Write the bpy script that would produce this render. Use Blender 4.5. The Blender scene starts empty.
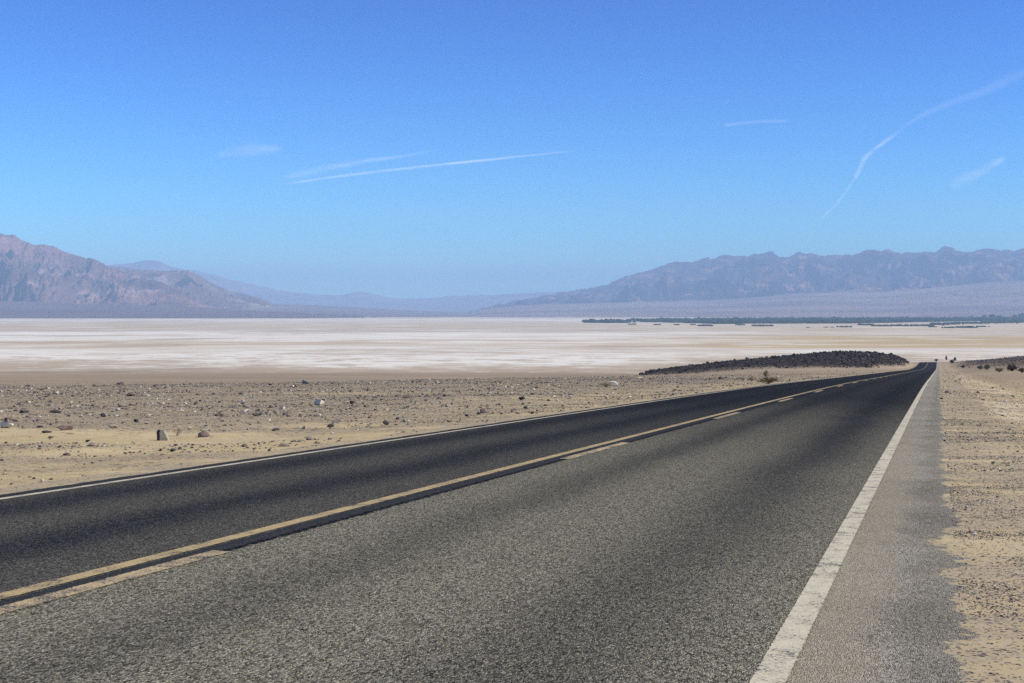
import bpy, bmesh, math, random
import numpy as np
from mathutils import Vector
random.seed(7); RNG = np.random.default_rng(11)
F = 1422.0; H = 1.17; HOR = 310.0
W, HT = 1024, 683
scene = bpy.context.scene
C = scene.collection

# ---------------------------------------------------------------- helpers
def hash2(ix, iy, seed):
    h = (ix.astype(np.int64)*374761393 + iy.astype(np.int64)*668265263 + seed*1442695041) & 0xffffffff
    h = ((h ^ (h >> 13))*1274126177) & 0xffffffff
    h = h ^ (h >> 16)
    return (h & 0xffff)/65535.0
def vnoise(x, y, seed=0):
    ix = np.floor(x); iy = np.floor(y); fx = x-ix; fy = y-iy
    fx = fx*fx*fx*(fx*(fx*6-15)+10); fy = fy*fy*fy*(fy*(fy*6-15)+10)
    a = hash2(ix, iy, seed); b = hash2(ix+1, iy, seed); c = hash2(ix, iy+1, seed); d = hash2(ix+1, iy+1, seed)
    return (a*(1-fx)+b*fx)*(1-fy)+(c*(1-fx)+d*fx)*fy
def fbm(x, y, oct=5, seed=0, gain=.5, lac=2.03):
    s = 0; a = 1; n = 0
    for o in range(oct):
        s = s+a*vnoise(x, y, seed+o*17); n += a
        x2 = x*lac*.94-y*lac*.34; y = x*lac*.34+y*lac*.94; x = x2; a *= gain
    return s/n
def ridged(x, y, oct=6, seed=0, gain=.55, lac=2.05):
    s = 0; a = 1; n = 0; w = 1.0
    for o in range(oct):
        v = 1-np.abs(2*vnoise(x, y, seed+o*31)-1); v = v*v
        s = s+a*v*w; n += a; w = np.clip(v*1.6, 0, 1)
        x2 = x*lac*.9-y*lac*.43; y = x*lac*.43+y*lac*.9; x = x2; a *= gain
    return s/n
def sm(x, a, b):
    t = np.clip((x-a)/(b-a), 0, 1); return t*t*(3-2*t)
def mono(xs, ys):
    """smooth (catmull-hermite) interpolation through a table"""
    xs = np.array(xs, float); ys = np.array(ys, float)
    d = np.diff(ys)/np.diff(xs); m = np.zeros_like(ys); m[0] = d[0]; m[-1] = d[-1]
    for i in range(1, len(xs)-1):
        m[i] = 0 if d[i-1]*d[i] < 0 else (d[i-1]*np.diff(xs)[i]+d[i]*np.diff(xs)[i-1])/(xs[i+1]-xs[i-1])
    def f(x):
        x = np.asarray(x, float)
        i = np.clip(np.searchsorted(xs, x)-1, 0, len(xs)-2)
        h = xs[i+1]-xs[i]; t = (x-xs[i])/h
        r = ((2*t**3-3*t**2+1)*ys[i]+(t**3-2*t**2+t)*h*m[i]+(-2*t**3+3*t**2)*ys[i+1]+(t**3-t**2)*h*m[i+1])
        r = np.where(x < xs[0], ys[0]+m[0]*(x-xs[0]), r)
        return np.where(x > xs[-1], ys[-1]+m[-1]*(x-xs[-1]), r)
    return f

# road: straight on plan, runs off to the right; u = metres right of the centre line
K = 1/math.sqrt(1+.09)
def UU(x, y): return (x+4.47-.3*y)*K
def XY(u, s):   # s = distance ahead measured along y on the centre line
    x0 = -4.47+.3*s
    return x0+u*K, s-u*.3*K
drop = mono([-40, 0, 20, 60, 126, 250, 430, 520, 640, 720, 900, 1100, 1400, 5000],
            [-1.3, 0, .68, 2.08, 4.68, 9.58, 16.55, 19.45, 22.25, 25.4, 34.2, 42, 43.8, 43.8])
ZF = -43.8
# dark hill left of the road: crest (pixel column, pixel row, distance)
HC = [(632, 373, 420), (650, 371, 422), (700, 365, 430), (740, 360.3, 436), (760, 358, 440), (800, 354, 450), (830, 352.0, 462), (870, 352.8, 490), (890, 355.5, 530), (905, 359, 575), (914, 363, 640)]
HCw = [((px-512)/F*Y, Y, H-(py-HOR)/F*Y) for px, py, Y in HC]
hx = np.array([p[0] for p in HCw]); hy = np.array([p[1] for p in HCw]); hz = np.array([p[2] for p in HCw])
def extra(x, y): return .0078*np.clip(y, 0, 1100)*sm(np.clip(-UU(x, y)-4.4, 0, None), 10, 90)
def hill(x, y, z):
    cy = np.interp(x, hx, hy); cz = np.interp(x, hx, hz); e = sm(x, 30, 44)*(1-sm(x, 172, 186))
    d = y-cy;     crown_ = np.maximum(cz-(-drop(cy)-.3-extra(x, cy)), 0); fr = 5+9*crown_; fall = np.where(d < 0, 1-sm(-d/fr, .03, 1), 1-sm(d/fr/1.4, .03, 1))
    return z+np.maximum(crown_, 0)*fall*e*sm(-UU(x, y), 5.5, 10)
def ground(x, y, micro=True):
    x = np.asarray(x, float); y = np.asarray(y, float)
    u = UU(x, y); au = np.abs(u)
    z = -drop(y)-.02*np.minimum(au, 4.4)
    left = np.clip(-u-4.4, 0, None); right = np.clip(u-5.3, 0, None)
    z = z-.10*sm(left, .2, 3)-extra(x, y)
    z = z-.05*sm(right, 0, 1)-.6*sm(right, 1.2, 4.0)*sm(y, 4, 30)
    # low dark bank on the right, far off
    bank = np.clip((u-5)*.14, 0, 9)*np.exp(-((y-520-(u-20)*-2.2)/150.0)**2)
    z = z+bank+ .35*sm(right, 3, 12)*sm(y, 150, 300)
    if micro:
        off = sm(left+right, .3, 3)
        far = sm(y, 60, 400)
        z = z+off*((fbm(x/1.3, y/1.3, 4, 3)-.5)*.10+(fbm(x/7, y/7, 3, 9)-.5)*.22*sm(left+right, 1, 6)+(fbm(x/45, y/45, 3, 5)-.5)*1.2*far*sm(left+right, 4, 30)*(1-sm(y, 800, 1000)))
    z = hill(x, y, z)
    zf = ZF+.25*(fbm(x/200, y/200, 3, 21)-.5)
    k = 1.2; hh = np.clip(.5+.5*(z-zf)/k, 0, 1)
    z = zf*(1-hh)+z*hh+k*hh*(1-hh)
    inside = np.maximum(1-sm(u, 4.9, 5.5), 0)*np.maximum(1-sm(-u, 4.0, 4.5), 0)
    return z-.07*inside
def hit(px, py, y0=4, y1=1400):
    ys = np.exp(np.linspace(math.log(y0), math.log(y1), 6000)); a = (px-512)/F; b = (HOR-py)/F
    g = ground(a*ys, ys); d = H+b*ys-g
    i = np.argmax(d < 0) if (d < 0).any() else len(ys)-1
    Y = float(ys[i]); return a*Y, Y, float(ground(a*Y, Y))

def mesh_np(name, V, Fc, mats, kind=None, label=None, cat=None, group=None, parent=None, smooth=False, col=None, uv=None, attrs=None, link=True):
    me = bpy.data.meshes.new(name)
    V = np.asarray(V, np.float32); Fc = np.asarray(Fc, np.int32); n = Fc.shape[1]
    me.vertices.add(len(V)); me.vertices.foreach_set('co', V.ravel())
    me.loops.add(Fc.size); me.loops.foreach_set('vertex_index', Fc.ravel())
    me.polygons.add(len(Fc)); me.polygons.foreach_set('loop_start', np.arange(0, Fc.size, n, dtype=np.int32))
    me.polygons.foreach_set('loop_total', np.full(len(Fc), n, np.int32))
    me.polygons.foreach_set('use_smooth', np.full(len(Fc), smooth))
    if col is not None:
        a = me.color_attributes.new('tint', 'FLOAT_COLOR', 'POINT'); a.data.foreach_set('color', np.asarray(col, np.float32).ravel())
    for k_, v_ in (attrs or {}).items():
        a = me.attributes.new(k_, 'FLOAT', 'POINT'); a.data.foreach_set('value', np.asarray(v_, np.float32))
    if uv is not None:
        l = me.uv_layers.new(name='UVMap'); l.data.foreach_set('uv', np.asarray(uv, np.float32)[Fc.ravel()].ravel())
    me.update(calc_edges=True); me.validate()
    for m in (mats if isinstance(mats, (list, tuple)) else [mats]): me.materials.append(m)
    o = bpy.data.objects.new(name, me)
    if link: C.objects.link(o)
    tag(o, label, cat, group, kind)
    if parent: o.parent = parent
    return o
def tag(o, label=None, cat=None, group=None, kind=None):
    if label: o['label'] = label
    if cat: o['category'] = cat
    if group: o['group'] = group
    if kind: o['kind'] = kind
    return o
def empty(name, loc, label, cat, group=None):
    o = bpy.data.objects.new(name, None); C.objects.link(o); o.location = loc
    o.empty_display_size = .2
    return tag(o, label, cat, group)
def grid_faces(nr, nc):
    i = np.arange(nr-1)[:, None]*nc+np.arange(nc-1)[None, :]
    return np.stack([i, i+1, i+1+nc, i+nc], -1).reshape(-1, 4)

# ---------------------------------------------------------------- node helper
class NT:
    def __init__(s, name):
        s.m = bpy.data.materials.new(name); s.m.use_nodes = True; s.t = s.m.node_tree; s.t.nodes.clear()
        s.out = s.t.nodes.new('ShaderNodeOutputMaterial')
    def n(s, typ, **kw):
        nd = s.t.nodes.new('ShaderNode'+typ)
        for k, v in kw.items():
            if k.startswith('in_'):
                key = k[3:]; key = int(key) if key.isdigit() else key.replace('_', ' ')
                s.set(nd.inputs[key], v)
            else: setattr(nd, k, v)
        return nd
    def set(s, sock, v):
        if isinstance(v, bpy.types.NodeSocket): s.t.links.new(v, sock)
        elif isinstance(v, bpy.types.Node): s.t.links.new(v.outputs[0], sock)
        else:
            if sock.type == 'RGBA' and len(v) == 3: v = (*v, 1)
            sock.default_value = v
    def math(s, op, a, b=0.0, c=0.0, clamp=False):
        nd = s.t.nodes.new('ShaderNodeMath'); nd.operation = op; nd.use_clamp = clamp
        s.set(nd.inputs[0], a); s.set(nd.inputs[1], b); s.set(nd.inputs[2], c); return nd.outputs[0]
    def mix(s, f, a, b, mode='MIX'):
        nd = s.t.nodes.new('ShaderNodeMix'); nd.data_type = 'RGBA'; nd.blend_type = mode
        s.set(nd.inputs[0], f); s.set(nd.inputs[6], a); s.set(nd.inputs[7], b); return nd.outputs[2]
    def ss(s, x, a, b):   # smoothstep map
        nd = s.t.nodes.new('ShaderNodeMapRange'); nd.interpolation_type = 'SMOOTHSTEP'
        s.set(nd.inputs[0], x); s.set(nd.inputs[1], a); s.set(nd.inputs[2], b); return nd.outputs[0]
    def noise(s, vec, scale, detail=4, rough=.55, stretch=None):
        if stretch:
            mp = s.n('VectorMath', operation='MULTIPLY'); s.set(mp.inputs[0], vec); mp.inputs[1].default_value = stretch; vec = mp.outputs[0]
        nd = s.t.nodes.new('ShaderNodeTexNoise'); s.set(nd.inputs['Vector'], vec)
        nd.inputs['Scale'].default_value = scale; nd.inputs['Detail'].default_value = detail; nd.inputs['Roughness'].default_value = rough
        return nd.outputs[0]
    def vor(s, vec, scale, feature='F1', out='Color'):
        nd = s.t.nodes.new('ShaderNodeTexVoronoi'); nd.feature = feature; s.set(nd.inputs['Vector'], vec); nd.inputs['Scale'].default_value = scale
        return nd.outputs[out]
    def ramp(s, f, stops, mode='LINEAR'):
        nd = s.t.nodes.new('ShaderNodeValToRGB'); nd.color_ramp.interpolation = mode; e = nd.color_ramp.elements
        while len(e) < len(stops): e.new(.5)
        for el, (p, c) in zip(e, stops): el.position = p; el.color = (*c, 1) if len(c) == 3 else c
        s.set(nd.inputs[0], f); return nd.outputs[0]
    def pos(s):
        g = s.n('NewGeometry'); sp = s.n('SeparateXYZ'); s.t.links.new(g.outputs['Position'], sp.inputs[0])
        return g.outputs['Position'], sp.outputs[0], sp.outputs[1], sp.outputs[2]
    def us(s):
        P, x, y, z = s.pos()
        u = s.math('MULTIPLY', s.math('ADD', s.math('MULTIPLY', y, -.3), s.math('ADD', x, 4.47)), K)
        a = s.math('MULTIPLY', s.math('ADD', s.math('MULTIPLY', x, .3), y), K)
        return P, x, y, u, a
    def bump(s, h, strength, dist, normal=None):
        nd = s.n('Bump'); nd.inputs['Strength'].default_value = strength; nd.inputs['Distance'].default_value = dist
        s.set(nd.inputs['Height'], h)
        if normal: s.set(nd.inputs['Normal'], normal)
        return nd.outputs[0]
    def surf(s, color, rough=.9, normal=None, spec=.25):
        b = s.n('BsdfPrincipled'); s.set(b.inputs['Base Color'], color); s.set(b.inputs['Roughness'], rough)
        b.inputs['Specular IOR Level'].default_value = spec
        if normal is not None: s.set(b.inputs['Normal'], normal)
        s.t.links.new(b.outputs[0], s.out.inputs[0]); return s.m

SAND = (.56, .44, .24); SAND2 = (.47, .37, .21); GRAV = (.27, .225, .175)

def sand_gravel(s, P, gravmask, bigp=.35):
    """pale sand with gravel where gravmask is high; returns colour, bump height"""
    fine = s.noise(P, 90, 3, .7); mid = s.noise(P, 2.2, 5, .6); big = s.noise(P, .35, 4, .6)
    sand = s.mix(s.ss(mid, .35, .65), SAND2, SAND)
    sand = s.mix(s.math('MULTIPLY', s.ss(big, .45, .7), .5), sand, (.62, .50, .33))
    vc = s.n('TexVoronoi'); s.set(vc.inputs['Vector'], P); vc.inputs['Scale'].default_value = 42; vc.inputs['Randomness'].default_value = 1
    sp = s.n('SeparateColor'); s.set(sp.inputs[0], vc.outputs['Color'])
    vb = s.n('TexVoronoi'); s.set(vb.inputs['Vector'], P); vb.inputs['Scale'].default_value = 11
    sb = s.n('SeparateColor'); s.set(sb.inputs[0], vb.outputs['Color'])
    peb = s.ramp(sp.outputs[0], [(0, (.07, .06, .055)), (.25, (.15, .12, .10)), (.5, (.27, .21, .165)), (.75, (.36, .30, .23)), (1, (.52, .46, .38))])
    pebb = s.ramp(sb.outputs[0], [(0, (.09, .075, .07)), (.4, (.22, .175, .14)), (.75, (.36, .30, .23)), (1, (.55, .49, .41))])
    has = s.math('LESS_THAN', sp.outputs[1], s.math('ADD', s.math('MULTIPLY', gravmask, .85), .05))
    hasb = s.math('LESS_THAN', sb.outputs[1], s.math('MULTIPLY', gravmask, bigp))
    shape = s.math('LESS_THAN', vc.outputs['Distance'], s.math('ADD', .28, s.math('MULTIPLY', sp.outputs[2], .35)))
    shapeb = s.math('LESS_THAN', vb.outputs['Distance'], .45)
    f1 = s.math('MULTIPLY', has, shape); f2 = s.math('MULTIPLY', hasb, shapeb)
    col = s.mix(s.math('MULTIPLY', gravmask, .55), sand, (.37, .295, .205))
    col = s.mix(f1, col, peb); col = s.mix(f2, col, pebb)
    col = s.mix(s.math('MULTIPLY', fine, .3), col, s.mix(1.0, col, (.55, .55, .55), 'MULTIPLY'))
    h = s.math('ADD', s.math('MULTIPLY', f1, .5), s.math('ADD', s.math('MULTIPLY', f2, 1.4), s.math('ADD', s.math('MULTIPLY', mid, .9), s.math('MULTIPLY', fine, .25))))
    return col, h

# ---------------------------------------------------------------- ground material
def mat_ground():
    s = NT('desert_ground'); P, x, y, u, a = s.us()
    au = s.math('ABSOLUTE', u)
    n1 = s.noise(P, .5, 4, .6, (.35, 1, 1)); n2 = s.noise(P, .12, 4, .6, (.5, 1, 1))
    nstrip = s.noise(P, 1.3, 5, .65, (.5, 1, 1))
    # gravel: little at the verge, a lot further out on the left, in rows on the right
    left = s.ss(s.math('ADD', s.math('MULTIPLY', u, -1), s.math('MULTIPLY', n2, 8)), 11.5, 14.5)
    gl = s.math('MAXIMUM', left, s.math('MULTIPLY', s.ss(n1, .36, .58), .85))
    # bare pale strip along the foot of the gravel
    gl = s.math('MULTIPLY', gl, s.math('SUBTRACT', 1.0, s.math('MULTIPLY', s.math('MULTIPLY', s.ss(n2, .60, .68), s.math('SUBTRACT', 1.0, s.ss(y, 120, 220))), .6)))
    strip = s.math('MULTIPLY', s.ss(y, 22.0, 22.8), s.math('SUBTRACT', 1.0, s.ss(s.math('ADD', y, s.math('MULTIPLY', n1, 4)), 27.6, 29.0)))
    strip = s.math('MULTIPLY', strip, s.math('SUBTRACT', 1.0, s.ss(x, -6, -1)))
    gl = s.math('MULTIPLY', gl, s.math('SUBTRACT', 1.0, s.math('MULTIPLY', strip, .95)))
    gr = s.math('MULTIPLY', s.ss(nstrip, .38, .58), .8)
    side = s.ss(u, 0, .1)
    g = s.mix(side, gl, gr); gs = s.n('SeparateColor'); s.set(gs.inputs[0], g)
    col, h = sand_gravel(s, P, gs.outputs[0], s.math('MULTIPLY', s.math('SUBTRACT', 1.0, side), .35))
    # pale dried mud washed against the right shoulder
    pale = s.math('MULTIPLY', s.math('MULTIPLY', s.ss(u, 4.8, 5.6), s.math('SUBTRACT', 1.0, s.ss(u, 6.6, 7.6))), s.math('MULTIPLY', s.ss(y, 24, 34), s.ss(s.noise(P, .22, 3), .36, .5)))
    cr = s.vor(P, 3.0, 'DISTANCE_TO_EDGE', 'Distance')
    mud = s.mix(s.math('LESS_THAN', cr, .03), (.66, .54, .36), (.25, .19, .13))
    col = s.mix(s.math('MULTIPLY', pale, .75), col, mud)
    v3 = s.n('TexVoronoi'); s.set(v3.inputs['Vector'], P); v3.inputs['Scale'].default_value = 4.5
    s3 = s.n('SeparateColor'); s.set(s3.inputs[0], v3.outputs['Color'])
    c3 = s.ramp(s3.outputs[0], [(0, (.05, .045, .045)), (.35, (.12, .10, .09)), (.6, (.26, .21, .165)), (.85, (.42, .36, .28)), (1, (.6, .54, .45))])
    f3 = s.math('MULTIPLY', s.math('LESS_THAN', s3.outputs[1], s.math('MULTIPLY', gs.outputs[0], .34)), s.math('LESS_THAN', v3.outputs['Distance'], .4))
    col = s.mix(s.math('MULTIPLY', f3, s.math('MULTIPLY', s.ss(y, 18, 30), .9)), col, c3)
    # beyond ~110 m the plain is smooth brown desert pavement
    pav = s.mix(s.ss(s.noise(P, .02, 6, .62, (.35, 1, 1)), .35, .65), (.28, .215, .15), (.37, .285, .20))
    pav = s.mix(s.math('MULTIPLY', s.ss(s.noise(P, .6, 4, .8), .5, .75), .5), pav, (.12, .10, .09))
    pav = s.mix(s.math('MULTIPLY', f3, s.math('SUBTRACT', 1.0, s.ss(y, 200, 330))), pav, c3)
    col = s.mix(s.math('MULTIPLY', s.ss(y, 70, 230), .85), col, pav)
    # dark varnished stones on the left hill and the right bank
    hk = s.n('Attribute', attribute_name='dark')
    dk = s.mix(s.ss(s.noise(P, .9, 5, .75), .4, .65), (.022, .019, .020), (.085, .07, .062))
    col = s.mix(hk.outputs['Fac'], col, dk)
    # valley floor
    L = s.math('LOGARITHM', s.math('MAXIMUM', y, 1.0), 10.0)
    warp = s.noise(P, .0016, 5, .6, (.6, 1, 1))
    Lw = s.math('ADD', L, s.math('MULTIPLY', s.math('SUBTRACT', warp, .5), .26))
    T = s.math('MULTIPLY', s.math('SUBTRACT', Lw, 3.0), 1.0)
    c = lambda g_: (g_*1.0, g_*.94, g_*.87)
    white = (.72, .67, .575); beige = (.52, .425, .30); tan = (.50, .375, .20); gry = (.52, .45, .36); brown = (.30, .24, .185); pink = (.60, .52, .415)
    rl = s.ramp(T, [(0, brown), (.045, beige), (.075, white), (.19, white), (.235, pink), (.27, beige), (.31, white), (.45, white), (.48, gry), (.60, beige), (.76, pink), (.82, white), (.88, beige)])
    rr = s.ramp(T, [(0, brown), (.07, beige), (.125, beige), (.165, (.66, .59, .47)), (.205, white), (.235, pink), (.255, tan), (.37, tan), (.40, gry), (.44, pink), (.50, beige), (.56, (.56, .46, .33)), (.75, (.52, .43, .32)), (.9, beige)])
    az = s.math('DIVIDE', x, s.math('MAXIMUM', s.math('ADD', y, 200.0), 1.0))
    fl = s.mix(s.ss(s.math('ADD', az, s.math('MULTIPLY', s.math('SUBTRACT', warp, .5), .25)), .03, .20), rl, rr)
    st = s.noise(P, .0045, 7, .65, (.7, 1, 1)); st2 = s.noise(P, .011, 6, .62, (.5, 1, 1))
    nearf = s.math('MULTIPLY', s.math('SUBTRACT', 1.0, s.ss(L, 3.03, 3.14)), .16)
    fl = s.mix(s.math('MULTIPLY', s.ss(s.math('ADD', st, nearf), .50, .62), .75), fl, (.42, .33, .235))
    fl = s.mix(s.math('MULTIPLY', s.ss(st2, .52, .64), .65), fl, white)
    fl = s.mix(s.math('MULTIPLY', s.ss(s.math('SUBTRACT', 1.0, st2), .51, .62), .55), fl, (.46, .365, .26))
    st3 = s.noise(P, .032, 6, .7); nz = s.math('SUBTRACT', 1.0, s.ss(L, 3.10, 3.26))
    fl = s.mix(s.math('MULTIPLY', s.math('MULTIPLY', s.ss(st3, .50, .60), nz), .7), fl, (.40, .315, .225))
    fl = s.mix(s.math('MULTIPLY', s.math('MULTIPLY', s.ss(s.math('SUBTRACT', 1.0, st3), .52, .62), nz), .55), fl, white)
    edge = s.math('ADD', y, s.math('MULTIPLY', s.math('SUBTRACT', s.noise(P, .006, 6, .65, (.8, 1, 1)), .5), 520))
    col = s.mix(s.ss(edge, 930, 1090), col, fl)
    near = s.math('SUBTRACT', 1.0, s.ss(y, 80, 300))
    hh = s.math('MULTIPLY', h, near)
    hfar = s.noise(P, 1.0, 5, .75)
    hh = s.math('ADD', hh, s.math('MULTIPLY', hfar, s.math('MULTIPLY', s.ss(y, 60, 150), s.math('SUBTRACT', 1.0, s.ss(y, 700, 950)))))
    return s.surf(col, .95, s.bump(hh, .9, .02), .0)

# ---------------------------------------------------------------- road material
def asphalt(s, P, u, a, y):
    cv = s.n('CombineXYZ'); s.set(cv.inputs[0], u); s.set(cv.inputs[1], s.math('MULTIPLY', a, .40)); cv = cv.outputs[0]
    v1 = s.n('TexVoronoi'); s.set(v1.inputs['Vector'], cv); v1.inputs['Scale'].default_value = 185
    v2 = s.n('TexVoronoi'); s.set(v2.inputs['Vector'], cv); v2.inputs['Scale'].default_value = 85
    sc2 = s.n('SeparateColor'); s.set(sc2.inputs[0], v2.outputs['Color'])
    sc = s.n('SeparateColor'); s.set(sc.inputs[0], v1.outputs['Color'])
    grain = s.noise(cv, 45, 5, .85); mid = s.noise(P, 14, 4, .7)
    # tyre tracks: darker bands at fixed offsets across the road
    uw = s.math('ADD', u, s.math('MULTIPLY', s.math('SUBTRACT', s.noise(P, .35, 3, .5), .5), .5))
    def band(c_, w_):
        t = s.math('ABSOLUTE', s.math('SUBTRACT', uw, c_)); return s.math('SUBTRACT', 1.0, s.ss(t, 0.0, w_))
    tr = s.math('MAXIMUM', s.math('MAXIMUM', band(-3.0, .8), band(-1.3, .75)), s.math('MAXIMUM', s.math('MULTIPLY', band(1.0, .55), .75), band(2.75, .85)))
    onroad = s.math('SUBTRACT', 1.0, s.ss(u, 3.70, 3.74))
    tr = s.math('MULTIPLY', tr, onroad)
    light = s.ramp(sc.outputs[0], [(0, (.030, .026, .020)), (.25, (.085, .077, .053)), (.5, (.17, .152, .102)), (.8, (.33, .298, .20)), (1, (.66, .60, .42))])
    dark = s.ramp(sc.outputs[0], [(0, (.012, .012, .013)), (.5, (.024, .024, .026)), (.8, (.055, .052, .05)), (1, (.20, .185, .16))])
    f = s.math('MULTIPLY', tr, s.math('ADD', s.math('ADD', .28, s.math('MULTIPLY', s.ss(a, 6, 22), .35)), s.math('MULTIPLY', mid, .4)), clamp=True)
    lane = s.ss(s.math('MULTIPLY', u, -1.0), -.05, .1)
    f = s.math('MAXIMUM', f, s.math('MULTIPLY', lane, s.math('ADD', .66, s.math('MULTIPLY', tr, .34))), clamp=True)
    # the lane colour turns darker with distance along the road
    far_mix = s.ss(s.math('ADD', a, s.math('MULTIPLY', s.math('SUBTRACT', s.noise(P, .06, 3), .5), 12)), 4, 46)
    f = s.math('MULTIPLY', f, s.math('ADD', .08, s.math('MULTIPLY', onroad, .92)))
    lt2 = s.mix(s.math('MULTIPLY', s.ss(sc2.outputs[0], .45, 1.0), .5), light, (.44, .40, .31)); lt2 = s.mix(s.math('MULTIPLY', s.ss(sc2.outputs[1], .65, 1.0), .5), lt2, (.03, .028, .027))
    col = s.mix(f, lt2, dark)
    sh = s.mix(s.ss(sc.outputs[0], .1, .9), (.17, .155, .12), (.60, .54, .415))
    sh = s.mix(s.math('MULTIPLY', s.ss(s.noise(P, .8, 4, .6, (.4, 1, 1)), .42, .62), .55), sh, s.mix(1.0, sh, (.62, .62, .62), 'MULTIPLY'))
    dl = s.math('MULTIPLY', s.math('SUBTRACT', 1.0, s.ss(s.math('ADD', u, s.math('MULTIPLY', s.math('SUBTRACT', s.noise(P, .8, 4, .6), .5), .5)), 3.9, 4.12)), s.math('SUBTRACT', 1.0, s.ss(a, 12, 40)))
    sh = s.mix(s.math('MULTIPLY', dl, .5), sh, (.46, .38, .25))
    oe = s.math('MULTIPLY', s.ss(s.math('ADD', u, s.math('MULTIPLY', s.math('SUBTRACT', s.noise(P, 1.1, 4, .6), .5), .7)), 4.02, 4.22), .55)
    sh = s.mix(oe, sh, s.mix(1.0, sh, (.52, .54, .58), 'MULTIPLY'))
    col = s.mix(s.math('MULTIPLY', s.math('SUBTRACT', 1.0, onroad), .85), col, sh)
    far_dark = s.mix(s.ss(sc.outputs[0], .3, 1.0), (.009, .009, .010), (.034, .032, .031))
    col = s.mix(s.math('MULTIPLY', s.math('MULTIPLY', far_mix, .93), onroad), col, far_dark)
    # dark sealed seam between and beside the centre lines
    seamj = s.math('MULTIPLY', s.math('SUBTRACT', s.noise(P, 13, 5, .8), .5), .15)
    us2 = s.math('ADD', u, seamj)
    seam = s.math('MULTIPLY', s.ss(us2, -.055, -.045), s.math('SUBTRACT', 1.0, s.ss(us2, .135, .16)))
    col = s.mix(s.math('MULTIPLY', seam, .88), col, (.03, .032, .038))
    rough = s.math('MULTIPLY', s.ss(us2, .085, .10), s.math('SUBTRACT', 1.0, s.ss(us2, .15, .17)))
    col = s.mix(s.math('MULTIPLY', rough, s.ss(s.noise(P, 22, 4, .8), .42, .5)), col, (.008, .008, .009))
    # left edge seal
    es = s.ss(s.math('ADD', s.math('MULTIPLY', u, -1), seamj), 3.70, 3.74)
    col = s.mix(s.math('MULTIPLY', es, .8), col, (.035, .036, .04))
    col = s.mix(s.math('MULTIPLY', s.ss(grain, .35, .65), .35), col, s.mix(1.0, col, (.45, .45, .45), 'MULTIPLY'))
    h = s.math('ADD', s.math('MULTIPLY', s.math('SUBTRACT', 1.0, v1.outputs['Distance']), s.math('ADD', .3, sc.outputs[1])), s.math('MULTIPLY', grain, .6))
    return col, h
def mat_road():
    s = NT('road_asphalt'); P, x, y, u, a = s.us()
    col, h = asphalt(s, P, u, a, y)
    ns = s.noise(P, 1.5, 5, .62); nf = s.noise(P, 14, 3, .6)
    rag = s.math('ADD', s.math('MULTIPLY', s.math('SUBTRACT', ns, .5), .62), s.math('MULTIPLY', s.math('SUBTRACT', nf, .5), .22))
    sr = s.ss(s.math('ADD', u, rag), 4.33, 4.37)
    sl = s.ss(s.math('ADD', s.math('MULTIPLY', u, -1), s.math('MULTIPLY', rag, .25)), 3.92, 3.96)
    dust = s.math('MULTIPLY', s.ss(s.math('ADD', u, s.math('MULTIPLY', s.math('SUBTRACT', ns, .5), 1.6)), 3.85, 4.6), .45)
    gm = s.math('MULTIPLY', s.ss(s.noise(P, 1.3, 5, .65, (.5, 1, 1)), .36, .56), .8)
    sc, sh = sand_gravel(s, P, gm, 0.0)
    dspk = s.math('MULTIPLY', dust, s.ss(s.noise(P, 40, 3, .7), .38, .6))
    col = s.mix(dspk, col, (.42, .34, .235))
    f = s.math('MAXIMUM', sr, sl)
    col = s.mix(f, col, sc); hh = s.mix(f, h, sh)
    return s.surf(col, .85, s.bump(hh, 1.0, .008), .04)
def mat_paint(name, base, wear, jag=.05):
    s = NT(name); P, x, y, u, a = s.us()
    col, h = asphalt(s, P, s.math('MINIMUM', s.math('MULTIPLY', u, 0.0), 3.0), a, y)
    n = s.noise(P, 70, 4, .75); n2 = s.noise(P, 5, 4, .7)
    dirt = s.mix(s.ss(n2, .3, .7), base, tuple(c*.80 for c in base))
    dirt = s.mix(s.math('MULTIPLY', s.ss(n, .42, .66), .6), dirt, tuple(c*.45 for c in base))
    holes = s.ss(s.math('ADD', s.math('MULTIPLY', n, .6), s.math('MULTIPLY', n2, .4)), wear, wear+.05)
    c2 = s.mix(holes, dirt, (.07, .065, .06))
    uvn = s.n('UVMap'); sp = s.n('SeparateXYZ'); s.set(sp.inputs[0], uvn.outputs[0])
    e = s.math('ABSOLUTE', s.math('SUBTRACT', sp.outputs[0], .5))
    e = s.math('ADD', e, s.math('MULTIPLY', s.math('SUBTRACT', s.noise(P, 45, 4, .8), .5), jag*4))
    b = s.n('BsdfPrincipled'); s.set(b.inputs['Base Color'], c2); b.inputs['Roughness'].default_value = .7; b.inputs['Specular IOR Level'].default_value = .2
    s.set(b.inputs['Normal'], s.bump(h, .6, .005))
    tr = s.n('BsdfTransparent'); mx = s.n('MixShader')
    s.set(mx.inputs[0], s.math('GREATER_THAN', e, .44)); s.set(mx.inputs[1], b.outputs[0]); s.set(mx.inputs[2], tr.outputs[0])
    s.t.links.new(mx.outputs[0], s.out.inputs[0]); return s.m

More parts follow.
